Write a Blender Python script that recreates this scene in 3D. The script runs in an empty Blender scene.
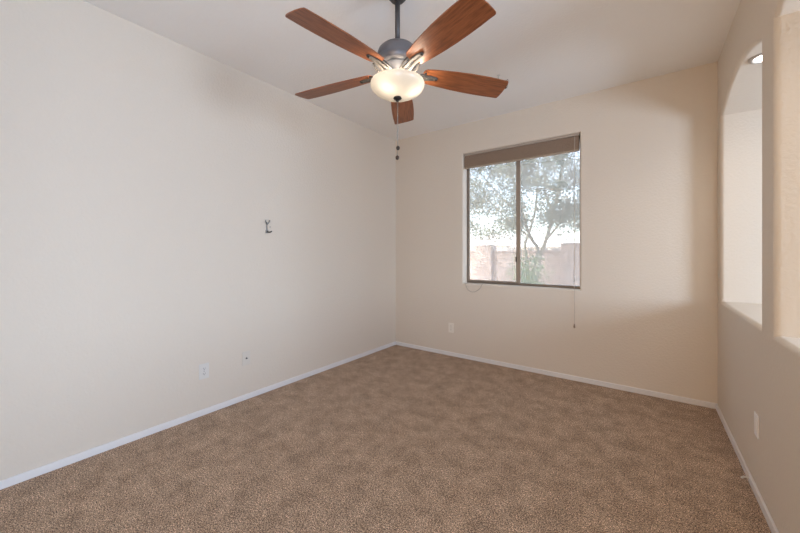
import bpy, bmesh, math, random
from mathutils import Vector, Matrix
PI = math.pi
S = bpy.context.scene
C = S.collection
rnd = random.Random(7)

# ------------------------------------------------------------------ numbers of the place (metres)
H = 2.74                      # ceiling height
EYE = 1.2304
XL, XR, YB = -2.7144, 0.4584, 3.6141      # left, right and window wall faces
YR = -1.15                    # wall behind the camera
YF = -2.6                     # unseen wall added behind the open entry to block the sun
TH = 0.24                     # thickness of the arched wall
XH = 2.75                     # far wall of the hallway
WX0, WX1, WZ0, WZ1 = -1.727, -0.506, 0.877, 2.390   # window opening

# ------------------------------------------------------------------ camera, sky, sun, large lights, exposure
cam = bpy.data.cameras.new('camera')
cam.sensor_width = 36.0
cam.lens = 335.936 / 800 * 36.0
cam.shift_y = -(266.5 - 253.057) / 800
cam.clip_start = 0.02
camo = bpy.data.objects.new('camera', cam); C.objects.link(camo)
camo.location = (0, 0, EYE)
camo.rotation_euler = (PI / 2, 0, 0.631088)
S.camera = camo

world = bpy.data.worlds.new('sky'); S.world = world
world.use_nodes = True
wn = world.node_tree.nodes; wl = world.node_tree.links
wn.clear()
wo = wn.new('ShaderNodeOutputWorld'); wb = wn.new('ShaderNodeBackground'); sky = wn.new('ShaderNodeTexSky')
sky.sky_type = 'NISHITA'; sky.sun_disc = False
sky.sun_elevation = math.radians(50); sky.sun_rotation = math.radians(200)
sky.dust_density = 2.0
wb.inputs['Strength'].default_value = 1.05
hs = wn.new('ShaderNodeHueSaturation'); hs.inputs['Saturation'].default_value = 0.7
wl.new(sky.outputs[0], hs.inputs['Color']); wl.new(hs.outputs[0], wb.inputs[0]); wl.new(wb.outputs[0], wo.inputs[0])

def light(name, kind, loc, rot, energy, color, **kw):
    l = bpy.data.lights.new(name, kind); l.energy = energy; l.color = color
    for k, v in kw.items(): setattr(l, k, v)
    o = bpy.data.objects.new(name, l); C.objects.link(o)
    o.location = loc; o.rotation_euler = rot
    return o

light('sun', 'SUN', (0, -6, 12), (math.radians(33), 0, math.radians(-35)), 9.0, (1.0, 0.95, 0.87), angle=math.radians(0.6))
# daylight of the window in the far wall of the hallway beyond the arched openings
light('hallway_daylight', 'AREA', (XH - 0.03, 1.95, 1.40), (0, math.radians(90), 0), 78, (0.63, 0.79, 1.0),
      shape='RECTANGLE', size=0.95, size_y=0.9)
# warm fill added behind the camera to lift the back wall and ceiling
light('warm_rear_fill', 'AREA', (-0.40, YR - 0.10, 1.10), (math.radians(90), 0, 0), 29, (1.0, 0.60, 0.23),
      shape='RECTANGLE', size=1.3, size_y=1.9)
# cool fill added in the doorway behind the camera to brighten the left wall
light('cool_side_fill', 'AREA', (XR + 0.11, -0.50, 1.05), (0, math.radians(90), math.radians(-20)), 58, (0.31, 0.62, 1.0),
      shape='RECTANGLE', size=2.0, size_y=0.9)

vs = S.view_settings
S.display_settings.display_device = 'sRGB'
vs.view_transform = 'Standard'; vs.look = 'None'; vs.exposure = 0.05; vs.gamma = 1.0
vs.use_curve_mapping = False
S.cycles.use_denoising = True
S.cycles.max_bounces = 14; S.cycles.diffuse_bounces = 7; S.cycles.transparent_max_bounces = 24
S.cycles.sample_clamp_indirect = 6.0

# ------------------------------------------------------------------ materials
def mat(name, color, rough=0.6, metal=0.0, spec=0.5, coat=0.0):
    m = bpy.data.materials.new(name); m.use_nodes = True
    b = m.node_tree.nodes['Principled BSDF']
    b.inputs['Base Color'].default_value = (*color, 1)
    b.inputs['Roughness'].default_value = rough
    b.inputs['Metallic'].default_value = metal
    b.inputs['Specular IOR Level'].default_value = spec
    b.inputs['Coat Weight'].default_value = coat
    return m
def nodes(m): return m.node_tree.nodes, m.node_tree.links, m.node_tree.nodes['Principled BSDF']
def noise(m, scale, detail=3, rough=0.55, vec=None):
    n, l, b = nodes(m)
    t = n.new('ShaderNodeTexNoise'); t.inputs['Scale'].default_value = scale
    t.inputs['Detail'].default_value = detail; t.inputs['Roughness'].default_value = rough
    if vec is None:
        tc = n.new('ShaderNodeTexCoord'); vec = tc.outputs['Object']
    l.new(vec, t.inputs['Vector'])
    return t
def ramp(m, fac, stops):
    n, l, b = nodes(m)
    r = n.new('ShaderNodeValToRGB')
    e = r.color_ramp.elements
    while len(e) < len(stops): e.new(0.5)
    for k, (p, c) in enumerate(stops):
        e[k].position = p; e[k].color = (*c, 1) if len(c) == 3 else c
    l.new(fac, r.inputs[0])
    return r
def bump(m, height, strength, dist=0.01, normal=None):
    n, l, b = nodes(m)
    bp = n.new('ShaderNodeBump'); bp.inputs['Strength'].default_value = strength; bp.inputs['Distance'].default_value = dist
    l.new(height, bp.inputs['Height'])
    if normal: l.new(normal, bp.inputs['Normal'])
    l.new(bp.outputs[0], b.inputs['Normal'])
    return bp.outputs[0]
def mixc(m, fac, a, c, mode='MULTIPLY'):
    n, l, b = nodes(m)
    x = n.new('ShaderNodeMix'); x.data_type = 'RGBA'; x.blend_type = mode
    if isinstance(fac, float): x.inputs[0].default_value = fac
    else: l.new(fac, x.inputs[0])
    for s, v in ((6, a), (7, c)):
        if isinstance(v, tuple): x.inputs[s].default_value = (*v, 1)
        else: l.new(v, x.inputs[s])
    return x.outputs[2]

def wall_paint(name, col, strength):
    m = mat(name, col, 0.62, spec=0.25)
    t1 = noise(m, 60, 3, 0.5); t2 = noise(m, 130, 2, 0.5)
    r = ramp(m, t1.outputs[0], [(0.40, (0, 0, 0)), (0.62, (1, 1, 1))])
    n1 = bump(m, r.outputs[0], strength, 0.0016)
    bump(m, t2.outputs[0], strength * 0.4, 0.0008, n1)
    return m
M_wall = wall_paint('wall paint beige orange peel', (0.70, 0.62, 0.53), 0.45)
M_ceil = wall_paint('ceiling paint', (0.84, 0.81, 0.775), 0.35)
M_trim = mat('white trim paint', (0.78, 0.76, 0.76), 0.4)

M_carpet = mat('brown cut pile carpet', (0.13, 0.09, 0.06), 0.95, spec=0.1)
n, l, b = nodes(M_carpet)
c1 = noise(M_carpet, 210, 2, 0.7); c2 = noise(M_carpet, 7.5, 12, 0.82); c3 = noise(M_carpet, 100, 3, 0.7); c4 = noise(M_carpet, 1.3, 2, 0.5)
sp = ramp(M_carpet, c1.outputs[0], [(0.38, (0.060, 0.035, 0.021)), (0.50, (0.43, 0.278, 0.176)), (0.62, (0.98, 0.74, 0.54))])
bl = ramp(M_carpet, c2.outputs[0], [(0.40, (0.66, 0.63, 0.60)), (0.58, (1.06, 1.06, 1.06))])
bl2 = ramp(M_carpet, c3.outputs[0], [(0.37, (0.42, 0.42, 0.42)), (0.61, (1.3, 1.3, 1.3))])
x = mixc(M_carpet, 1.0, sp.outputs[0], bl.outputs[0]); x = mixc(M_carpet, 0.8, x, bl2.outputs[0])
l.new(x, b.inputs['Base Color'])
b.inputs['Sheen Weight'].default_value = 0.15; b.inputs['Sheen Roughness'].default_value = 0.6
n1 = bump(M_carpet, c3.outputs[0], 0.6, 0.010); bump(M_carpet, c1.outputs[0], 0.5, 0.005, n1)

def wood(name):
    m = mat(name, (0.3, 0.1, 0.04), 0.38, spec=0.45)
    n, l, b = nodes(m)
    tc = n.new('ShaderNodeTexCoord'); mp = n.new('ShaderNodeMapping'); mp.inputs['Scale'].default_value = (2.2, 30, 30)
    l.new(tc.outputs['Object'], mp.inputs[0])
    g = noise(m, 3.2, 6, 0.62, mp.outputs[0])
    r = ramp(m, g.outputs[0], [(0.30, (0.135, 0.040, 0.013)), (0.50, (0.245, 0.076, 0.026)), (0.72, (0.345, 0.120, 0.045))])
    l.new(r.outputs[0], b.inputs['Base Color'])
    return m
M_wood = wood('cherry stained wood')
M_bronze = mat('dark pewter metal', (0.15, 0.145, 0.155), 0.42, 0.35)
M_rod = mat('dark pewter rod', (0.085, 0.080, 0.082), 0.45, 0.4)
M_nickel = mat('brushed nickel', (0.08, 0.071, 0.063), 0.55, 0.2)
M_dark = mat('dark bronze metal', (0.03, 0.024, 0.02), 0.45, 0.6)
M_chain = mat('bead chain', (0.30, 0.28, 0.26), 0.45, 0.5)
M_knob = mat('dark turned knob', (0.045, 0.032, 0.025), 0.35, 0.3)
M_plate = mat('white plastic', (0.68, 0.65, 0.61), 0.35)
M_white = mat('bright white plastic', (0.86, 0.84, 0.82), 0.35)
M_almond = mat('almond plastic', (0.80, 0.74, 0.66), 0.35)
M_slot = mat('dark slots', (0.03, 0.03, 0.03), 0.6)
M_frame = mat('bronze anodised aluminium', (0.20, 0.165, 0.135), 0.42, 0.45)
M_cord = mat('beige cord', (0.50, 0.43, 0.36), 0.7)
M_hook = mat('pewter hook', (0.26, 0.25, 0.24), 0.4, 0.6)

M_shade = mat('brown pleated fabric', (0.235, 0.165, 0.118), 0.85, spec=0.1)
t = noise(M_shade, 160, 2); n, l, b = nodes(M_shade)
r = ramp(M_shade, t.outputs[0], [(0.35, (0.27, 0.195, 0.145)), (0.65, (0.36, 0.27, 0.205))]); l.new(r.outputs[0], b.inputs['Base Color'])
M_rail = mat('tan head rail', (0.40, 0.33, 0.27), 0.5)

def mixshader(name, parts):
    """nested mix of (shader node type, colour, roughness, weight)"""
    m = bpy.data.materials.new(name); m.use_nodes = True
    n = m.node_tree.nodes; l = m.node_tree.links; n.clear()
    out = n.new('ShaderNodeOutputMaterial'); prev = None; acc = 0
    for typ, col, rough, w in parts:
        s = n.new(typ)
        s.inputs[0].default_value = (*col, 1)
        if 'Roughness' in s.inputs and rough is not None: s.inputs['Roughness'].default_value = rough
        acc += w
        if prev is None: prev = s.outputs[0]
        else:
            mx = n.new('ShaderNodeMixShader'); mx.inputs[0].default_value = w / acc
            l.new(prev, mx.inputs[1]); l.new(s.outputs[0], mx.inputs[2]); prev = mx.outputs[0]
    l.new(prev, out.inputs[0])
    return m
M_glass = mixshader('window glass', [('ShaderNodeBsdfTransparent', (0.96, 0.97, 0.97), None, 0.90), ('ShaderNodeBsdfGlossy', (1, 1, 1), 0.0, 0.10)])
M_screen = mixshader('pale dusty insect screen', [('ShaderNodeBsdfTransparent', (1, 1, 1), None, 0.50),
                     ('ShaderNodeBsdfTranslucent', (0.80, 0.80, 0.81), None, 0.20), ('ShaderNodeBsdfDiffuse', (0.25, 0.25, 0.26), None, 0.30)])
M_bowl = bpy.data.materials.new('frosted alabaster glass'); M_bowl.use_nodes = True
n, l, b = nodes(M_bowl); n.remove(b); out = n['Material Output']
tr = n.new('ShaderNodeBsdfTranslucent'); tr.inputs[0].default_value = (0.125, 0.118, 0.107, 1)
df = n.new('ShaderNodeBsdfDiffuse'); df.inputs[0].default_value = (0.50, 0.475, 0.44, 1)
gl = n.new('ShaderNodeBsdfGlossy'); gl.inputs[0].default_value = (1, 1, 1, 1); gl.inputs['Roughness'].default_value = 0.25
m1 = n.new('ShaderNodeMixShader'); m1.inputs[0].default_value = 0.55
m2 = n.new('ShaderNodeMixShader'); m2.inputs[0].default_value = 0.05
em = n.new('ShaderNodeEmission'); em.inputs[0].default_value = (1.0, 0.80, 0.55, 1); em.inputs[1].default_value = 0.12
ad = n.new('ShaderNodeAddShader')
l.new(tr.outputs[0], m1.inputs[1]); l.new(df.outputs[0], m1.inputs[2]); l.new(m1.outputs[0], m2.inputs[1]); l.new(gl.outputs[0], m2.inputs[2])
l.new(m2.outputs[0], ad.inputs[0]); l.new(em.outputs[0], ad.inputs[1]); l.new(ad.outputs[0], out.inputs[0])
def emit(name, col, strength):
    m = bpy.data.materials.new(name); m.use_nodes = True
    n = m.node_tree.nodes; n.clear(); o = n.new('ShaderNodeOutputMaterial'); e = n.new('ShaderNodeEmission')
    e.inputs[0].default_value = (*col, 1); e.inputs[1].default_value = strength
    m.node_tree.links.new(e.outputs[0], o.inputs[0]); return m
M_lens = emit('lit downlight lens', (1.0, 0.93, 0.84), 9.0)

# outdoors
M_gravel = mat('desert gravel', (0.42, 0.34, 0.27), 0.95, spec=0.1)
t = noise(M_gravel, 40, 4); n, l, b = nodes(M_gravel)
r = ramp(M_gravel, t.outputs[0], [(0.3, (0.28, 0.22, 0.17)), (0.7, (0.55, 0.46, 0.38))]); l.new(r.outputs[0], b.inputs['Base Color'])
M_block = mat('pinkish tan block wall', (0.46, 0.36, 0.31), 0.9, spec=0.1)
n, l, b = nodes(M_block)
br = n.new('ShaderNodeTexBrick'); tc = n.new('ShaderNodeTexCoord'); mp = n.new('ShaderNodeMapping')
mp.inputs['Rotation'].default_value = (PI / 2, 0, 0)
l.new(tc.outputs['Object'], mp.inputs[0]); l.new(mp.outputs[0], br.inputs[0])
br.inputs['Color1'].default_value = (0.50, 0.40, 0.35, 1); br.inputs['Color2'].default_value = (0.45, 0.35, 0.30, 1); br.inputs['Mortar'].default_value = (0.38, 0.30, 0.26, 1)
br.inputs['Scale'].default_value = 1.0; br.inputs['Brick Width'].default_value = 0.4; br.inputs['Row Height'].default_value = 0.2; br.inputs['Mortar Size'].default_value = 0.008
l.new(br.outputs[0], b.inputs['Base Color'])
M_stucco = mat('white stucco', (0.80, 0.78, 0.74), 0.9, spec=0.1)
M_tile = mat('pale roof tile', (0.66, 0.60, 0.55), 0.85, spec=0.1)
M_hwin = mat('house window glass', (0.20, 0.22, 0.25), 0.15)
M_bark = mat('grey green bark', (0.36, 0.34, 0.27), 0.9, spec=0.1)
t = noise(M_bark, 30, 4); n, l, b = nodes(M_bark)
r = ramp(M_bark, t.outputs[0], [(0.3, (0.25, 0.24, 0.19)), (0.7, (0.44, 0.42, 0.34))]); l.new(r.outputs[0], b.inputs['Base Color'])
def leafmat(name, col, trans):
    m = bpy.data.materials.new(name); m.use_nodes = True
    n = m.node_tree.nodes; l = m.node_tree.links; b = n['Principled BSDF']; out = n['Material Output']
    b.inputs['Base Color'].default_value = (*col, 1); b.inputs['Roughness'].default_value = 0.55
    tr = n.new('ShaderNodeBsdfTranslucent'); tr.inputs[0].default_value = (*trans, 1)
    mx = n.new('ShaderNodeMixShader'); mx.inputs[0].default_value = 0.4
    l.new(b.outputs[0], mx.inputs[1]); l.new(tr.outputs[0], mx.inputs[2]); l.new(mx.outputs[0], out.inputs[0])
    return m
M_leaf = leafmat('grey green leaves', (0.23, 0.245, 0.165), (0.28, 0.30, 0.19))
M_leaf2 = leafmat('fresh green leaves', (0.22, 0.31, 0.15), (0.28, 0.38, 0.14))

# ------------------------------------------------------------------ mesh helpers
def obj(name, bm, m, parent=None, smooth=False, loc=None, rot=None):
    me = bpy.data.meshes.new(name)
    bmesh.ops.recalc_face_normals(bm, faces=bm.faces)
    if smooth:
        for f in bm.faces: f.smooth = True
    bm.to_mesh(me); bm.free()
    for mm in (m if isinstance(m, (list, tuple)) else [m]): me.materials.append(mm)
    o = bpy.data.objects.new(name, me); C.objects.link(o)
    if parent: o.parent = parent
    if loc: o.location = loc
    if rot: o.rotation_euler = rot
    return o
def thing(name, label, cat, loc=(0, 0, 0), rot=(0, 0, 0), group=None):
    o = bpy.data.objects.new(name, None); C.objects.link(o)
    o.empty_display_size = 0.1
    o.location = loc; o.rotation_euler = rot
    return tag(o, label, cat, group)
def tag(o, label, cat, group=None):
    o['label'] = label; o['category'] = cat
    if group: o['group'] = group
    return o
def structure(o, label=None):
    o['kind'] = 'structure'
    if label: o['label'] = label
    return o
def box(bm, x0, x1, y0, y1, z0, z1, bev=0.0, seg=2):
    r = bmesh.ops.create_cube(bm, size=1.0)
    vs_ = r['verts']
    for v in vs_:
        v.co = Vector((x0 + (v.co.x + .5) * (x1 - x0), y0 + (v.co.y + .5) * (y1 - y0), z0 + (v.co.z + .5) * (z1 - z0)))
    if bev > 0:
        es = list({e for v in vs_ for e in v.link_edges})
        bmesh.ops.bevel(bm, geom=es, offset=bev, segments=seg, profile=0.5, affect='EDGES', clamp_overlap=True)
    return bm
def lathe(bm, prof, seg=48, mtx=None):
    """profile of (radius, z) turned round the z axis"""
    rings = []
    for r, z in prof:
        if r < 1e-5: rings.append([bm.verts.new((0, 0, z))])
        else: rings.append([bm.verts.new((r * math.cos(2 * PI * k / seg), r * math.sin(2 * PI * k / seg), z)) for k in range(seg)])
    for a, c in zip(rings, rings[1:]):
        for k in range(seg):
            k2 = (k + 1) % seg
            if len(a) == 1 and len(c) == 1: continue
            if len(a) == 1: bm.faces.new((a[0], c[k], c[k2]))
            elif len(c) == 1: bm.faces.new((a[k], a[k2], c[0]))
            else: bm.faces.new((a[k], a[k2], c[k2], c[k]))
    if mtx:
        for ring in rings:
            for v in ring: v.co = mtx @ v.co
    return bm
def tube(bm, pts, rad, seg=8, cap=True):
    pts = [Vector(p) for p in pts]
    rads = rad if isinstance(rad, (list, tuple)) else [rad] * len(pts)
    rings = []; prev_n = None
    for k, p in enumerate(pts):
        t = (pts[min(k + 1, len(pts) - 1)] - pts[max(k - 1, 0)]).normalized()
        ref = prev_n if prev_n is not None else (Vector((0, 0, 1)) if abs(t.z) < 0.9 else Vector((1, 0, 0)))
        nrm = (ref - t * ref.dot(t)).normalized(); prev_n = nrm
        bn = t.cross(nrm)
        rings.append([bm.verts.new(p + (nrm * math.cos(2 * PI * j / seg) + bn * math.sin(2 * PI * j / seg)) * rads[k]) for j in range(seg)])
    for a, c in zip(rings, rings[1:]):
        for j in range(seg):
            bm.faces.new((a[j], a[(j + 1) % seg], c[(j + 1) % seg], c[j]))
    if cap:
        bm.faces.new(rings[0]); bm.faces.new(list(reversed(rings[-1])))
    return bm
def curve_pts(ctrl, nper=8):
    """Catmull-Rom through control points"""
    P = [Vector(p) for p in ctrl]; out = []
    for i in range(len(P) - 1):
        p0 = P[max(i - 1, 0)]; p1 = P[i]; p2 = P[i + 1]; p3 = P[min(i + 2, len(P) - 1)]
        for k in range(nper):
            t = k / nper
            out.append(0.5 * ((2 * p1) + (p2 - p0) * t + (2 * p0 - 5 * p1 + 4 * p2 - p3) * t * t + (3 * p1 - p0 - 3 * p2 + p3) * t ** 3))
    out.append(P[-1]); return out
def offset_loop(loop, d):
    """push a closed counter-clockwise 2-D loop outward by d"""
    n = len(loop); out = []
    for i in range(n):
        a = Vector(loop[i - 1]); b = Vector(loop[i]); c = Vector(loop[(i + 1) % n])
        e1 = (b - a).normalized(); e2 = (c - b).normalized()
        n1 = Vector((e1.y, -e1.x)); n2 = Vector((e2.y, -e2.x))
        mtr = (n1 + n2); mtr = mtr / max(1e-6, (1 + n1.dot(n2)))
        out.append(b + mtr * d)
    return out
def wall_with_holes(bm, rect, holes, depth, to3, r=0.02, seg=5):
    """a wall slab; every hole has bullnose edges.  to3(u, v, w) maps the slab's own axes into the room, w = 0 the room face"""
    def ring(loop, w): return [bm.verts.new(to3(p[0], p[1], w)) for p in loop]
    def close(vs_): return [bm.edges.new((vs_[i], vs_[(i + 1) % len(vs_)])) for i in range(len(vs_))]
    u0, u1, v0, v1 = rect
    R = [(u0, v0), (u1, v0), (u1, v1), (u0, v1)]
    front = ring(R, 0); back = ring(R, depth)
    fe = close(front); be = close(back)
    for i in range(4): bm.faces.new((front[i], front[(i + 1) % 4], back[(i + 1) % 4], back[i]))
    for hloop in holes:
        rings = []
        for k in range(seg + 1):
            a = PI / 2 * k / seg
            rings.append(ring(offset_loop(hloop, r * (1 - math.sin(a))), r * (1 - math.cos(a))))
        for k in range(seg, -1, -1):
            a = PI / 2 * k / seg
            rings.append(ring(offset_loop(hloop, r * (1 - math.sin(a))), depth - r * (1 - math.cos(a))))
        m_ = len(hloop)
        for A, B in zip(rings, rings[1:]):
            for i in range(m_): bm.faces.new((A[i], A[(i + 1) % m_], B[(i + 1) % m_], B[i]))
        for A, lst in ((rings[0], fe), (rings[-1], be)):
            for i in range(m_): lst.append(bm.edges.get((A[i], A[(i + 1) % m_])))
    for lst in (fe, be): bmesh.ops.triangle_fill(bm, use_beauty=True, edges=lst)
    return bm

# ------------------------------------------------------------------ the setting
bm = bmesh.new(); box(bm, XL, XR + 0.02, YR, YB, -0.12, 0.0)
structure(obj('floor', bm, M_carpet), 'brown cut pile carpet floor')
bm = bmesh.new(); box(bm, XL - 0.25, XH + 0.25, YF - 0.25, YB + 0.25, H, H + 0.22)
structure(obj('ceiling', bm, M_ceil))
bm = bmesh.new(); box(bm, XL - 0.2, XL, YF - 0.2, YB + 0.2, -0.12, H)
structure(obj('wall_left', bm, M_wall))
bm = bmesh.new()
wall_with_holes(bm, (XL, XH, -0.12, H), [[(WX0, WZ0), (WX1, WZ0), (WX1, WZ1), (WX0, WZ1)]], 0.17,
                lambda u, v, w: (u, YB + w, v), r=0.014, seg=5)
structure(obj('wall_back', bm, M_wall), 'wall with the window')
# arched openings: (near y, far y), sill, spring line, crown
SILL, SPRING, CROWN = 0.866, 2.268, 2.388
ARCH = [(2.382, 3.484), (1.070, 2.172)]
def arch_loop(y0, y1, nseg=28):
    hw = (y1 - y0) / 2; yc = (y0 + y1) / 2; rise = CROWN - SPRING
    R = (hw * hw + rise * rise) / (2 * rise); a0 = math.asin(hw / R)
    L = [(y0, SILL), (y1, SILL)]
    for k in range(nseg + 1):
        a = a0 - 2 * a0 * k / nseg
        L.append((yc + R * math.sin(a), CROWN - R + R * math.cos(a)))
    return L
bm = bmesh.new()
wall_with_holes(bm, (YR, YB, -0.12, H), [arch_loop(*a) for a in ARCH] + [[(-1.05, 0.0), (0.02, 0.0), (0.02, 2.1), (-1.05, 2.1)]], TH, lambda u, v, w: (XR + w, u, v), r=0.022, seg=6)
structure(obj('wall_right', bm, M_wall), 'wall with two arched openings into the hallway')
# wall behind the camera with the open entry, the hallway beyond the arches
bm = bmesh.new()
wall_with_holes(bm, (XL, XH, -0.12, H), [[(-1.10, 0.0), (0.30, 0.0), (0.30, 2.1), (-1.10, 2.1)]], 0.15,
                lambda u, v, w: (u, YR - w, v), r=0.014, seg=4)
structure(obj('wall_rear', bm, M_wall))
bm = bmesh.new(); box(bm, XR + TH, XH, YR, YB, -0.12, 0.0); box(bm, XL, XH, YF, YR - 0.0001, -0.12, 0.0)
structure(obj('floor_hallway', bm, mat('hallway tile', (0.42, 0.35, 0.28), 0.4)))
bm = bmesh.new(); box(bm, XL, XH, YF - 0.15, YF, -0.12, H)
structure(obj('wall_sun_block', bm, M_wall))  # unseen, added to keep sun from coming in at the rear
bm = bmesh.new()
wall_with_holes(bm, (YF, YB, -0.12, H), [[(1.95 - 0.45, 0.975), (1.95 + 0.45, 0.975), (1.95 + 0.45, 1.925), (1.95 - 0.45, 1.925)], [(-0.92, 0.08), (0.12, 0.08), (0.12, 2.02), (-0.92, 2.02)]], 0.17,
                lambda u, v, w: (XH + w, u, v), r=0.014, seg=4)
structure(obj('wall_hallway', bm, M_wall))

def baseboard(name, x0, x1, y0, y1):
    bm = bmesh.new(); box(bm, x0, x1, y0, y1, 0.0, 0.046, 0.0035, 2)
    structure(obj(name, bm, M_trim))
BT = 0.012
baseboard('baseboard_left', XL, XL + BT, YR, YB)
baseboard('baseboard_back', XL + BT, XR - BT, YB - BT, YB)
baseboard('baseboard_right', XR - BT, XR, 0.05, YB)

# window: aluminium slider with a fixed right pane and a screen outside
win = bpy.data.objects.new('window_1', None); C.objects.link(win); win.location = ((WX0 + WX1) / 2, YB + 0.09, WZ0)
structure(win, 'bronze aluminium sliding window with two panes')
def wobj(name, bm, m):
    o = obj(name, bm, m, win); o.matrix_parent_inverse = Matrix.Translation(-win.location); return o
FY0, FY1 = YB + 0.105, YB + 0.160
bm = bmesh.new()
fw_ = 0.017
box(bm, WX0, WX0 + fw_, FY0, FY1, WZ0, WZ1, 0.002); box(bm, WX1 - fw_, WX1, FY0, FY1, WZ0, WZ1, 0.002)
box(bm, WX0 + fw_, WX1 - fw_, FY0, FY1, WZ0, WZ0 + 0.024, 0.002); box(bm, WX0 + fw_, WX1 - fw_, FY0, FY1, WZ1 - 0.024, WZ1, 0.002)
wobj('window_frame', bm, M_frame)
XM = -1.125
M_sash = mat('taupe aluminium', (0.33, 0.275, 0.225), 0.42, 0.4)
bm = bmesh.new()
sx0, sx1, sy0, sy1, sz0, sz1 = WX0 + fw_, XM + 0.024, FY0 + 0.008, FY0 + 0.030, WZ0 + 0.024, WZ1 - 0.024
box(bm, sx0, sx0 + 0.012, sy0, sy1, sz0, sz1, 0.002); box(bm, sx1 - 0.045, sx1, sy0, sy1, sz0, sz1, 0.002)
box(bm, sx0 + 0.012, sx1 - 0.045, sy0, sy1, sz0, sz0 + 0.014, 0.002); box(bm, sx0 + 0.012, sx1 - 0.045, sy0, sy1, sz1 - 0.014, sz1, 0.002)
wobj('sliding_sash', bm, M_sash)
bm = bmesh.new(); box(bm, sx0 + 0.012, sx1 - 0.045, sy0 + 0.009, sy0 + 0.013, sz0 + 0.014, sz1 - 0.014)
wobj('glass_pane', bm, M_glass)
bm = bmesh.new(); box(bm, XM - 0.01, WX1 - fw_, FY0 + 0.042, FY0 + 0.046, sz0, sz1)
wobj('glass_pane', bm, M_glass)
bm = bmesh.new(); box(bm, sx1 - 0.050, sx1 - 0.038, sy0 - 0.012, sy0 + 0.002, 1.13, 1.19, 0.003)
wobj('sash_latch', bm, M_dark)
bm = bmesh.new()
bm.faces.new([bm.verts.new(p) for p in ((WX0 + 0.01, FY1 + 0.006, WZ0 + 0.01), (WX1 - 0.01, FY1 + 0.006, WZ0 + 0.01), (WX1 - 0.01, FY1 + 0.006, WZ1 - 0.01), (WX0 + 0.01, FY1 + 0.006, WZ1 - 0.01))])
wobj('insect_screen', bm, M_screen)

# ------------------------------------------------------------------ window shade
SY = YB + 0.012
shade = thing('window_shade', 'brown fabric pleated shade drawn up into a stack at the top of the window', 'window shade', ((WX0 + WX1) / 2, SY + 0.025, WZ1))
def sh(name, bm, m, par=None, smooth=False):
    o = obj(name, bm, m, par or shade, smooth)
    base = shade.location if par is None else Vector((0, 0, 0))
    o.matrix_parent_inverse = Matrix.Translation(-base)
    return o
bm = bmesh.new()
box(bm, WX0 + 0.008, WX1 - 0.008, SY, SY + 0.050, WZ1 - 0.020, WZ1, 0.003)
box(bm, WX0 + 0.008, WX1 - 0.008, SY - 0.004, SY + 0.001, WZ1 - 0.026, WZ1 - 0.002, 0.002)
sh('head_rail', bm, M_rail)
bm = bmesh.new()
# pleats: zig-zag profile all the way down the stack
z1_, z0_, npl = WZ1 - 0.026, WZ1 - 0.155, 13
prof = []
for k in range(npl * 2 + 1):
    z = z1_ - (z1_ - z0_) * k / (npl * 2)
    prof.append((SY + (0.002 if k % 2 else 0.007), z))
prof += [(SY + 0.044, z0_), (SY + 0.044, z1_)]
L = [bm.verts.new((WX0 + 0.012, y, z)) for y, z in prof]; R_ = [bm.verts.new((WX1 - 0.012, y, z)) for y, z in prof]
for k in range(len(prof)):
    k2 = (k + 1) % len(prof); bm.faces.new((L[k], L[k2], R_[k2], R_[k]))
bm.faces.new(L); bm.faces.new(list(reversed(R_)))
sh('fabric_stack', bm, M_shade)
bm = bmesh.new(); box(bm, WX0 + 0.012, WX1 - 0.012, SY + 0.001, SY + 0.046, z0_ - 0.014, z0_ - 0.0005, 0.003)
sh('bottom_rail', bm, mat('brown rail', (0.36, 0.28, 0.21), 0.5))
cx = -0.553
bm = bmesh.new()
tube(bm, curve_pts([(cx, SY - 0.006, WZ1 - 0.03), (cx, SY - 0.014, 2.0), (cx + .002, SY - 0.022, 1.5), (cx, SY - 0.024, 1.0), (cx + 0.001, SY - 0.022, 0.54)], 6), 0.0022, 6)
pc = sh('pull_cord', bm, M_cord)
bm = bmesh.new(); lathe(bm, [(0.0, 0.0), (0.007, 0.002), (0.008, 0.012), (0.005, 0.036), (0.003, 0.042), (0, 0.042)], 14, Matrix.Translation((cx, SY - 0.022, 0.508)))
t_ = obj('cord_tassel', bm, mat('brown tassel', (0.30, 0.22, 0.16), 0.5), pc, True)
bm = bmesh.new(); lathe(bm, [(0.0, 0.0), (0.006, 0.001), (0.006, 0.05), (0.004, 0.056), (0, 0.056)], 14, Matrix.Translation((cx, SY - 0.024, 0.955)))
t_ = obj('cord_joiner', bm, mat('clear joiner', (0.62, 0.60, 0.58), 0.3), pc, True)

# loose cord looped over the sill
bm = bmesh.new()
tube(bm, curve_pts([(-1.50, YB + 0.05, WZ0 + 0.004), (-1.49, YB + 0.014, WZ0 + 0.006), (-1.493, YB - 0.004, 0.872), (-1.515, YB - 0.006, 0.83), (-1.565, YB - 0.006, 0.792), (-1.62, YB - 0.006, 0.785), (-1.668, YB - 0.006, 0.812), (-1.69, YB - 0.005, 0.868), (-1.688, YB + 0.014, WZ0 + 0.006), (-1.66, YB + 0.05, WZ0 + 0.005), (-1.55, YB + 0.06, WZ0 + 0.004)], 6), 0.0022, 6)
tag(obj('loose_cord', bm, mat('grey cord', (0.32, 0.28, 0.24), 0.6), smooth=True), 'thin loose cord looping down over the left end of the window sill', 'cord')

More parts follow.
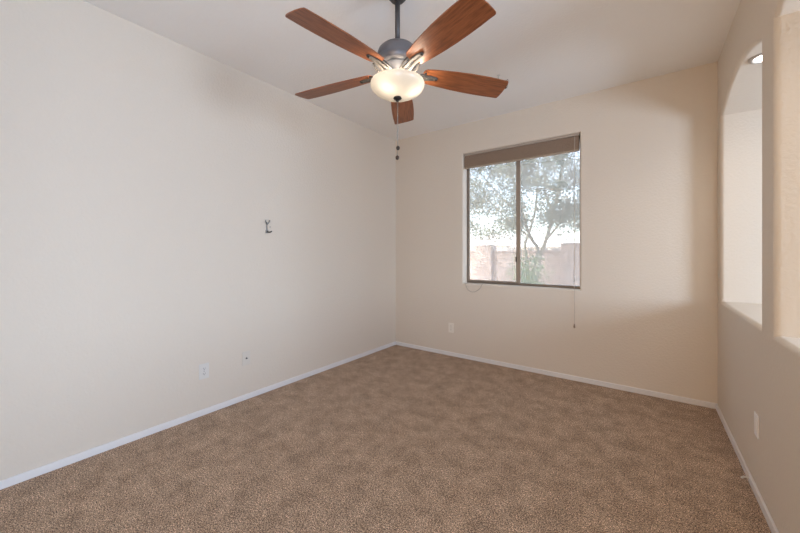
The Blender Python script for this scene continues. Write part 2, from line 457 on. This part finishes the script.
# ------------------------------------------------------------------ ceiling fan
FX, FY = -1.1311, 1.5239
fan = thing('ceiling_fan', 'five-blade ceiling fan with cherry wood blades and a lit frosted glass bowl', 'ceiling fan', (FX, FY, H))
def Z(z): return z - H
bm = bmesh.new(); lathe(bm, [(0, 0), (0.066, 0), (0.067, Z(2.735)), (0.064, Z(2.705)), (0.052, Z(2.675)), (0.036, Z(2.656)), (0.020, Z(2.652)), (0.0, Z(2.652))], 48)
obj('canopy', bm, M_rod, fan, True)
bm = bmesh.new(); lathe(bm, [(0, Z(2.66)), (0.0142, Z(2.66)), (0.0142, Z(2.43)), (0, Z(2.43))], 24)
obj('downrod', bm, M_rod, fan, True)
bm = bmesh.new()
lathe(bm, [(0, Z(2.412)), (0.022, Z(2.411)), (0.026, Z(2.398)), (0.072, Z(2.393)), (0.094, Z(2.384)), (0.108, Z(2.369)), (0.1140, Z(2.350)), (0.1145, Z(2.332)), (0.113, Z(2.328)), (0.113, Z(2.322)), (0.1145, Z(2.318)), (0.110, Z(2.300)), (0.100, Z(2.288)), (0.085, Z(2.282)), (0, Z(2.282))], 64)
obj('motor_housing', bm, M_bronze, fan, True)
bm = bmesh.new(); lathe(bm, [(0, Z(2.2819)), (0.080, Z(2.2819)), (0.081, Z(2.274)), (0.070, Z(2.250)), (0.062, Z(2.226)), (0.060, Z(2.192)), (0, Z(2.192))], 48)
obj('light_fitter', bm, mat('pale satin nickel', (0.60, 0.54, 0.48), 0.45, 0.1), fan, True)
# bowl: a thin glass shell, open at the top
prof = []
rim, bot, R0 = Z(2.186), Z(2.111), 0.1525
out_ = [(0.1500, rim + 0.004), (0.1525, rim - 0.004)]
for k in range(1, 15):
    a = PI / 2 * k / 15
    out_.append((R0 * math.cos(a) ** 0.9, rim - 0.006 - (rim - 0.006 - bot) * math.sin(a) ** 1.08))
out_.append((0.0, bot))
inn = [(max(0, r_ - 0.004) if r_ > 0.012 else 0.0, z_ + 0.004) for r_, z_ in reversed(out_)]
inn = [p for i, p in enumerate(inn) if not (p[0] == 0.0 and i > 0)]
bm = bmesh.new(); lathe(bm, out_, 72)
obj('glass_bowl', bm, M_bowl, fan, True)
bm = bmesh.new(); lathe(bm, [(0, Z(2.113)), (0.020, Z(2.111)), (0.024, Z(2.103)), (0.018, Z(2.097)), (0.008, Z(2.093)), (0.007, Z(2.086)), (0, Z(2.085))], 28)
obj('finial', bm, M_dark, fan, True)
# bulbs
YAW = 0.631088
rt_ = Vector((math.cos(YAW), math.sin(YAW), 0)); fwd = Vector((-math.sin(YAW), math.cos(YAW), 0))
for s, p in ((-1, rt_ * -0.046 - fwd * 0.062), (1, rt_ * 0.082 - fwd * 0.020)):
    o = light('bulb_light', 'POINT', (p.x, p.y, Z(2.170)), (0, 0, 0), 2.8, (1.0, 0.85, 0.67), shadow_soft_size=0.022)
    o.parent = fan
    bm = bmesh.new(); lathe(bm, [(0, 0.035), (0.012, 0.034), (0.012, 0.02), (0, 0.02)], 16)
    obj('bulb_socket', bm, M_plate, fan, True, loc=(p.x, p.y, Z(2.170)))
# pull chains with knobs
for (dx, dy, z0) in ((0.006, -0.004, 1.826), (-0.004, 0.004, 1.775)):
    bm = bmesh.new(); tube(bm, [(dx, dy, Z(2.09)), (dx, dy, Z(z0 + 0.008))], 0.0013, 6)
    ch = obj('pull_chain', bm, M_chain, fan, True)
    bm = bmesh.new(); lathe(bm, [(0, 0.013), (0.004, 0.012), (0.0095, 0.006), (0.011, -0.001), (0.009, -0.008), (0.004, -0.012), (0, -0.0125)], 18)
    obj('chain_knob', bm, M_knob, ch, True, loc=(dx, dy, Z(z0 - 0.004)))

TIP = math.tan(math.radians(12.5))
ZB = Z(2.2325)
def blade_mesh():
    stations = [(0.148, -0.026, 0.026), (0.153, -0.040, 0.040), (0.165, -0.050, 0.050), (0.20, -0.0565, 0.0555), (0.26, -0.064, 0.062), (0.34, -0.0715, 0.0685), (0.42, -0.0765, 0.0725),
                (0.50, -0.0785, 0.0735), (0.57, -0.0775, 0.0725), (0.62, -0.0745, 0.0705), (0.648, -0.0735, 0.0700), (0.656, -0.0725, 0.0690), (0.660, -0.069, 0.066), (0.664, -0.056, 0.050), (0.667, -0.025, 0.015)]
    top, bt = [], []
    bm = bmesh.new()
    nv = 8
    for u, a, c in stations:
        rt2, rb2 = [], []
        for k in range(nv + 1):
            v = a + (c - a) * k / nv
            z = -v * TIP + 0.018 - 0.022 * (u - 0.15) / 0.51
            rt2.append(bm.verts.new((u, v, z + 0.003))); rb2.append(bm.verts.new((u, v, z - 0.003)))
        top.append(rt2); bt.append(rb2)
    n = len(stations)
    for i in range(n - 1):
        for k in range(nv):
            bm.faces.new((top[i][k], top[i + 1][k], top[i + 1][k + 1], top[i][k + 1]))
            bm.faces.new((bt[i][k], bt[i][k + 1], bt[i + 1][k + 1], bt[i + 1][k]))
        for k in (0, nv):
            bm.faces.new((top[i][k], bt[i][k], bt[i + 1][k], top[i + 1][k]))
    for i in (0, n - 1):
        for k in range(nv):
            bm.faces.new((top[i][k], top[i][k + 1], bt[i][k + 1], bt[i][k]))
    return bm
def bracket_mesh():
    """a forked casting: two flat rails from the hub that close into a rounded toe under the blade, with a wing on each side"""
    bm = bmesh.new()
    def strip(ctrl, w0, w1, th):
        P = curve_pts(ctrl, 6); n = len(P); rows = []
        for k, p in enumerate(P):
            t = (P[min(k + 1, n - 1)] - P[max(k - 1, 0)]).normalized()
            sd = Vector((0, 0, 1)).cross(t).normalized(); up = t.cross(sd)
            w = w0 + (w1 - w0) * k / (n - 1)
            rows.append([bm.verts.new(p + sd * a * w / 2 + up * c * th / 2) for a, c in ((-1, -.5), (-.7, -1), (.7, -1), (1, -.5), (1, 1), (-1, 1))])
        for a, c in zip(rows, rows[1:]):
            for q in range(6): bm.faces.new((a[q], a[(q + 1) % 6], c[(q + 1) % 6], c[q]))
        bm.faces.new(rows[0]); bm.faces.new(list(reversed(rows[-1])))
    def drop(v, u): return -v * TIP * min(1, max(0, (u - .1) / .08))
    for s in (-1, 1):
        strip([(u, s * v, z + drop(s * v, u)) for u, v, z in ((0.050, .0165, 0.004), (0.085, .0175, -0.004), (0.120, .0160, -0.002), (0.160, .0130, 0.005), (0.200, .0095, 0.0085), (0.226, .0060, 0.0085))], 0.0195, 0.012, 0.009)
        strip([(u, s * v, z + drop(s * v, u)) for u, v, z in ((0.055, .026, -0.002), (0.095, .038, -0.014), (0.128, .043, -0.006), (0.160, .036, 0.008))], 0.013, 0.008, 0.008)
    box(bm, 0.17, 0.224, -0.009, 0.009, 0.006, 0.011, 0.002)
    lathe(bm, [(0, 0.004), (0.011, 0.004), (0.0125, 0.0), (0.011, -0.004), (0, -0.0045)], 18, Matrix.Translation((0.228, 0, 0.0075)))
    return bm
A0 = 4.64772
blade0 = None
for k in range(5):
    a = A0 + k * 2 * PI / 5
    if k == 0:
        blade0 = obj('fan_blade', blade_mesh(), M_wood, fan, loc=(0, 0, ZB), rot=(0, 0, a))
        br0 = obj('blade_bracket', bracket_mesh(), M_nickel, fan, False, loc=(0, 0, ZB), rot=(0, 0, a))
        bm = bmesh.new(); lathe(bm, [(0, 0.002), (0.0075, 0.002), (0.0075, -0.001), (0.004, -0.0025), (0, -0.003)], 12)
        sc0 = obj('screw', bm, M_dark, br0, True, loc=(0.228, 0, 0.0025))
    else:
        for src, par in ((blade0, fan), (br0, fan)):
            c = src.copy(); C.objects.link(c); c.parent = par; c.rotation_euler = (0, 0, a)
            if src is br0:
                s_ = sc0.copy(); C.objects.link(s_); s_.parent = c

# ------------------------------------------------------------------ recessed light in the crown of the far arch
M_ring = mat('dark edged trim ring', (0.45, 0.41, 0.37), 0.4)
for (y0, y1), lab in zip(ARCH, ('small round lit recessed light in the crown of the far arched opening', 'round lit recessed light in the crown of the near arched opening')):
    dl = thing('recessed_light', lab, 'light', (XR + TH / 2, (y0 + y1) / 2 - 0.08, CROWN - 0.002))
    bm = bmesh.new(); lathe(bm, [(0.062, 0.004), (0.062, -0.012), (0.070, -0.013), (0.082, -0.007), (0.084, 0.006)], 40)
    obj('trim_ring', bm, M_ring, dl, True)
    bm = bmesh.new(); lathe(bm, [(0, -0.006), (0.030, -0.0065), (0.055, -0.005), (0.062, -0.002)], 40)
    obj('lens', bm, M_lens, dl, True)
    o = light('downlight', 'SPOT', (0, 0, -0.015), (0, 0, 0), 10, (1.0, 0.90, 0.80), spot_size=math.radians(150), spot_blend=0.9, shadow_soft_size=0.05)
    o.parent = dl

# ------------------------------------------------------------------ outlets and plates
def outlet(label, loc, rot, m, kind='outlet'):
    """local axes: x to the right, z up, -y out of the wall"""
    t = thing('wall_outlet' if kind == 'outlet' else 'wall_plate', label, 'outlet' if kind == 'outlet' else 'wall plate', loc, rot, None)
    bm = bmesh.new(); box(bm, -0.036, 0.036, -0.006, 0.0, -0.058, 0.058, 0.003, 3)
    obj('cover_plate', bm, m, t)
    if kind == 'outlet':
        for s in (-1, 1):
            bm = bmesh.new()
            rr = []
            for k in range(28):
                a = 2 * PI * k / 28
                rr.append((0.0172 * math.cos(a), max(-0.0125, min(0.0125, 0.0172 * math.sin(a)))))
            f = [bm.verts.new((x_, -0.0085, z_)) for x_, z_ in rr]; g = [bm.verts.new((x_, -0.0055, z_)) for x_, z_ in rr]
            bm.faces.new(f); bm.faces.new(list(reversed(g)))
            for k in range(28): bm.faces.new((f[k], f[(k + 1) % 28], g[(k + 1) % 28], g[k]))
            rc = obj('receptacle', bm, m, t, loc=(0, 0, s * 0.0195))
            bm = bmesh.new()
            box(bm, -0.0072, -0.0050, -0.0092, -0.0080, -0.001, 0.0075); box(bm, 0.0050, 0.0072, -0.0092, -0.0080, 0.0, 0.007)
            lathe(bm, [(0, 0), (0.0026, 0), (0.0026, 0.0012), (0, 0.0012)], 10, Matrix.Translation((0, -0.0080, -0.0065)) @ Matrix.Rotation(PI / 2, 4, 'X'))
            obj('slots', bm, M_slot, rc)
        bm = bmesh.new(); lathe(bm, [(0, 0), (0.003, 0), (0.002, 0.0014), (0, 0.0016)], 12, Matrix.Translation((0, -0.006, 0)) @ Matrix.Rotation(PI / 2, 4, 'X'))
        obj('screw', bm, M_nickel, t)
    elif kind == 'blank':
        bm = bmesh.new(); box(bm, -0.0165, 0.0165, -0.0085, -0.005, -0.0335, 0.0335, 0.0015, 2)
        obj('insert', bm, m, t)
    else:
        bm = bmesh.new(); lathe(bm, [(0, 0), (0.0065, 0), (0.0065, 0.004), (0.0045, 0.005), (0.0045, 0.012), (0, 0.012)], 14, Matrix.Translation((0, -0.0055, 0)) @ Matrix.Rotation(PI / 2, 4, 'X'))
        obj('jack', bm, M_nickel, t)
    return t
outlet('white duplex outlet low on the long left wall', (XL, 1.183, 0.332), (0, 0, PI / 2), M_plate)
outlet('beige duplex outlet low on the wall left of and below the window', (-1.880, YB, 0.335), (0, 0, 0), M_almond)
outlet('plain white wall plate low on the right wall below the arched openings', (XR, 2.446, 0.357), (0, 0, -PI / 2), M_white, 'blank')
M_wplate = wall_paint('wall coloured plate', (0.67, 0.615, 0.545), 0.2)
outlet('wall-coloured cable plate with a small centre jack on the left wall', (XL, 1.518, 0.347), (0, 0, PI / 2), M_wplate, 'plate')

# ------------------------------------------------------------------ wall hook, its spare hole, ceiling hook, stub at the baseboard
hk = thing('wall_hook', 'small dark metal hook with a forked top on the blank left wall', 'hook', (XL, 1.709, 1.415), (0, 0, PI / 2))
bm = bmesh.new()
box(bm, -0.006, 0.006, -0.006, 0.0, -0.004, 0.078, 0.002)
box(bm, -0.012, 0.012, -0.009, 0.0, -0.008, 0.022, 0.003)
obj('stem', bm, M_hook, hk)
for s in (-1, 1):
    bm = bmesh.new()
    tube(bm, curve_pts([(0, -0.005, 0.070), (s * 0.010, -0.010, 0.080), (s * 0.018, -0.016, 0.094), (s * 0.019, -0.018, 0.108)], 5), [0.0045] * 15 + [0.0052], 8)
    obj('prong', bm, M_hook, hk, True)
bm = bmesh.new()
tube(bm, curve_pts([(0.002, -0.006, 0.004), (0.012, -0.020, 0.000), (0.024, -0.030, 0.004), (0.028, -0.032, 0.012)], 5), 0.0055, 8)
obj('lower_hook', bm, M_dark, hk, True)
bm = bmesh.new(); lathe(bm, [(0, -0.002), (0.0045, -0.002), (0.0045, 0.003), (0.0025, 0.005), (0, 0.0055)], 10, Matrix.Rotation(PI / 2, 4, 'X'))
tag(obj('wall_screw', bm, M_hook, loc=(XL, 1.742, 1.464), rot=(0, 0, PI / 2)), 'tiny grey screw in the left wall just right of the forked hook', 'screw')

ck = thing('ceiling_hook', 'small wire hook in the ceiling beyond the tip of the right fan blade', 'hook', (-1.010, 2.80, H))
bm = bmesh.new(); lathe(bm, [(0, 0), (0.014, 0), (0.011, -0.005), (0.004, -0.009), (0, -0.009)], 16)
obj('base', bm, M_plate, ck, True)
bm = bmesh.new()
tube(bm, curve_pts([(0, 0, -0.006), (0, 0, -0.028), (0.020, 0.020, -0.040), (0.045, 0.055, -0.034), (0.050, 0.090, -0.012), (0.040, 0.12, -0.030), (0.02, 0.15, -0.055)], 6), 0.0028, 8)
obj('wire', bm, mat('grey wire', (0.30, 0.28, 0.26), 0.4, 0.6), ck, True)
ck2 = bmesh.new(); lathe(ck2, [(0, 0), (0.010, 0), (0.009, -0.006), (0.004, -0.016), (0, -0.017)], 14)
tag(obj('ceiling_screw', ck2, M_dark, loc=(-1.028, 3.03, H)), 'small dark screw in the ceiling at the right tip of the right fan blade', 'screw')

bm = bmesh.new()
tube(bm, curve_pts([(0, 0, 0), (-0.012, 0.0, 0.004), (-0.022, -0.004, 0.002), (-0.030, -0.008, -0.004)], 5), [0.0045] * 12 + [0.005] * 4, 8)
tag(obj('cable_stub', bm, M_plate, loc=(XR - BT, 2.553, 0.024)), 'short white cable stub sticking out of the right baseboard', 'cable')

# ------------------------------------------------------------------ outdoors
bm = bmesh.new(); box(bm, -40, 30, YB + 0.17, 70, -0.35, -0.15)
structure(obj('ground', bm, M_gravel), 'pale gravel yard')
WY = 8.6
def ray_x(px, y):           # x of a photo column at depth y
    r = (px - 400) / 335.936
    dx = -math.sin(YAW) + math.cos(YAW) * r; dy = math.cos(YAW) + math.sin(YAW) * r
    return dx / dy * y
def z_at(px, py, y):
    x_ = ray_x(px, y); d = -math.sin(YAW) * x_ + math.cos(YAW) * y
    return EYE + (253.057 - py) / 335.936 * d
bw = thing('block_wall', 'low tan block wall running across the yard behind the tree', 'wall', (-2.5, WY, -0.15))
bm = bmesh.new(); box(bm, -6.0, 5.5, -0.1, 0.1, 0.0, z_at(520, 252, WY) + 0.15)
obj('wall_panel', bm, M_block, bw)
bm = bmesh.new(); box(bm, -6.02, 5.52, -0.115, 0.115, z_at(520, 252, WY) + 0.15, z_at(520, 252, WY) + 0.19, 0.01)
obj('cap', bm, M_block, bw)
for px, py, wd in ((484, 245, 0.42), (572, 243, 0.46), (420, 244, 0.42)):
    bm = bmesh.new(); xx = ray_x(px, WY - 0.2) + 2.5
    box(bm, xx - wd / 2, xx + wd / 2, -0.24, 0.16, 0.0, z_at(px, py, WY - 0.2) + 0.15, 0.01)
    obj('pillar', bm, M_block, bw)
def house(label, pxs, y, eave_py, ridge_py, wins, depth):
    x0, x1 = ray_x(pxs[0], y), ray_x(pxs[1], y); xm = (x0 + x1) / 2
    h = thing('house', label, 'house', (xm, y, -0.15))
    ze = z_at((pxs[0] + pxs[1]) / 2, eave_py, y) + 0.15; zr = z_at((pxs[0] + pxs[1]) / 2, ridge_py, y) + 0.15
    bm = bmesh.new(); box(bm, x0 - xm, x1 - xm, 0, depth, 0, ze)
    obj('walls', bm, M_stucco, h)
    bm = bmesh.new()
    e = 0.5; P = [(x0 - xm - e, -e, ze), (x1 - xm + e, -e, ze), (x1 - xm + e, depth + e, ze), (x0 - xm - e, depth + e, ze)]
    Q = [(x0 - xm + 1.5, depth / 2, zr), (x1 - xm - 1.5, depth / 2, zr)]
    v = [bm.verts.new(p) for p in P + Q]
    for f in ((0, 1, 5, 4), (1, 2, 5), (2, 3, 4, 5), (3, 0, 4), (3, 2, 1, 0)): bm.faces.new([v[i] for i in f])
    obj('roof', bm, M_tile, h)
    for wx0, wx1, wy0, wy1 in wins:
        a, b_ = ray_x(wx0, y) - xm, ray_x(wx1, y) - xm
        z1, z0 = z_at((wx0 + wx1) / 2, wy0, y) + .15, z_at((wx0 + wx1) / 2, wy1, y) + .15
        bm = bmesh.new(); box(bm, a - .08, b_ + .08, -0.06, 0.02, z0 - .08, z1 + .08)
        w_ = obj('window_surround', bm, M_stucco, h)
        bm = bmesh.new(); box(bm, a, b_, -0.08, -0.055, z0, z1)
        obj('window_pane', bm, M_hwin, w_)
house('white stucco house with small dark windows beyond the block wall, in the right pane', (519, 566), 24, 247, 231, [(528, 534, 248.5, 251.5), (544, 548, 248.5, 251.5), (552, 560, 248.5, 251.5)], 9)
house('white stucco house partly hidden by leaves, seen through the left pane', (455, 507), 27, 246, 232, [], 9)

# tree
def leaf_cloud(clusters, n, size, seed):
    """leaves: folded diamond blades scattered round twig clusters"""
    r = random.Random(seed); vs_, fs = [], []
    for i in range(n):
        c, rad = clusters[r.randrange(len(clusters))]
        d = Vector((r.gauss(0, 1), r.gauss(0, 1), r.gauss(0, 0.8))) * rad * 0.55
        p = c + d
        ax = Vector((r.uniform(-1, 1), r.uniform(-1, 1), r.uniform(-0.9, 0.5))).normalized()
        sd = ax.cross(Vector((r.uniform(-1, 1), r.uniform(-1, 1), r.uniform(-1, 1)))).normalized()
        nn = ax.cross(sd)
        L_ = size * r.uniform(0.6, 1.4); W_ = L_ * 0.36
        b = len(vs_)
        vs_ += [p, p + ax * L_ * .45 + sd * W_ * .5 + nn * W_ * .15, p + ax * L_, p + ax * L_ * .45 - sd * W_ * .5 + nn * W_ * .15]
        fs += [(b, b + 1, b + 2), (b, b + 2, b + 3)]
    me = bpy.data.meshes.new('foliage'); me.from_pydata([tuple(v) for v in vs_], [], fs)
    return me
TY = 6.7
tb = Vector((ray_x(534, TY), TY, -0.15))
tree = thing('tree', 'grey-green tree with a forked trunk and leafy crown filling the window view', 'tree', tb)
def tp(px, py, y): return Vector((ray_x(px, y), y, z_at(px, py, y))) - tb
bm = bmesh.new()
trunks = [
    ([Vector((0, 0, 0)), tp(533, 290, TY), tp(537, 272, TY), tp(540, 257, TY), tp(546, 240, TY), tp(553, 215, TY + .1), tp(560, 180, TY + .2), tp(566, 140, TY + .2)], 0.05, 0.02),
    ([Vector((0.02, 0, 0)), tp(532, 285, TY), tp(533, 268, TY), tp(538, 250, TY + .1), tp(531, 238, TY), tp(524, 218, TY), tp(515, 185, TY), tp(505, 140, TY)], 0.042, 0.018),
    ([Vector((-0.05, 0, 0)), tp(528, 280, TY), tp(527, 262, TY), tp(525, 245, TY - .1), tp(530, 230, TY - .1), tp(536, 205, TY - .2), tp(538, 160, TY - .2)], 0.036, 0.015),
    ([tp(546, 240, TY), tp(556, 228, TY), tp(568, 212, TY - .1), tp(585, 190, TY - .1)], 0.022, 0.010),
    ([tp(531, 238, TY), tp(518, 228, TY + .1), tp(500, 212, TY + .1), tp(480, 190, TY + .2)], 0.022, 0.010),
    ([tp(524, 218, TY), tp(500, 196, TY), tp(478, 170, TY)], 0.018, 0.008),
    ([tp(553, 215, TY + .1), tp(545, 190, TY), tp(548, 150, TY)], 0.018, 0.008)]
for ctrl, r0, r1 in trunks:
    P = curve_pts(ctrl, 6); tube(bm, P, [r0 + (r1 - r0) * k / (len(P) - 1) for k in range(len(P))], 8)
obj('trunk', bm, M_bark, tree, True)
cl = []
for k in range(480):
    px = rnd.uniform(435, 625); py = rnd.uniform(96, 238 if px < 525 else 228)
    if px > 562 and py < 165 and rnd.random() < 0.5: continue
    y = TY + rnd.uniform(-1.1, 0.9)
    cl.append((tp(px, py, y), rnd.uniform(0.13, 0.28)))
me = leaf_cloud(cl, 85000, 0.050, 3); me.materials.append(M_leaf)
fo = bpy.data.objects.new('foliage', me); C.objects.link(fo); fo.parent = tree
# shrub round the trunk foot
sb = Vector((ray_x(529, 6.1), 6.1, -0.15))
shrub = thing('shrub', 'light green leafy shrub in front of the tree trunk', 'shrub', sb)
bm = bmesh.new(); cl = []
for k in range(9):
    tgt = Vector((ray_x(rnd.uniform(518, 541), 6.1), 6.1 + rnd.uniform(-.15, .15), z_at(530, rnd.uniform(256, 284), 6.1))) - sb
    tube(bm, curve_pts([(rnd.uniform(-.06, .06), rnd.uniform(-.06, .06), 0), tgt * 0.5 + Vector((0, 0, .06)), tgt], 4), 0.008, 6)
    cl.append((tgt, 0.16)); cl.append((tgt * 0.75, 0.14))
obj('stems', bm, M_bark, shrub, True)
me = leaf_cloud(cl, 900, 0.07, 9); me.materials.append(M_leaf2)
fo = bpy.data.objects.new('foliage', me); C.objects.link(fo); fo.parent = shrub
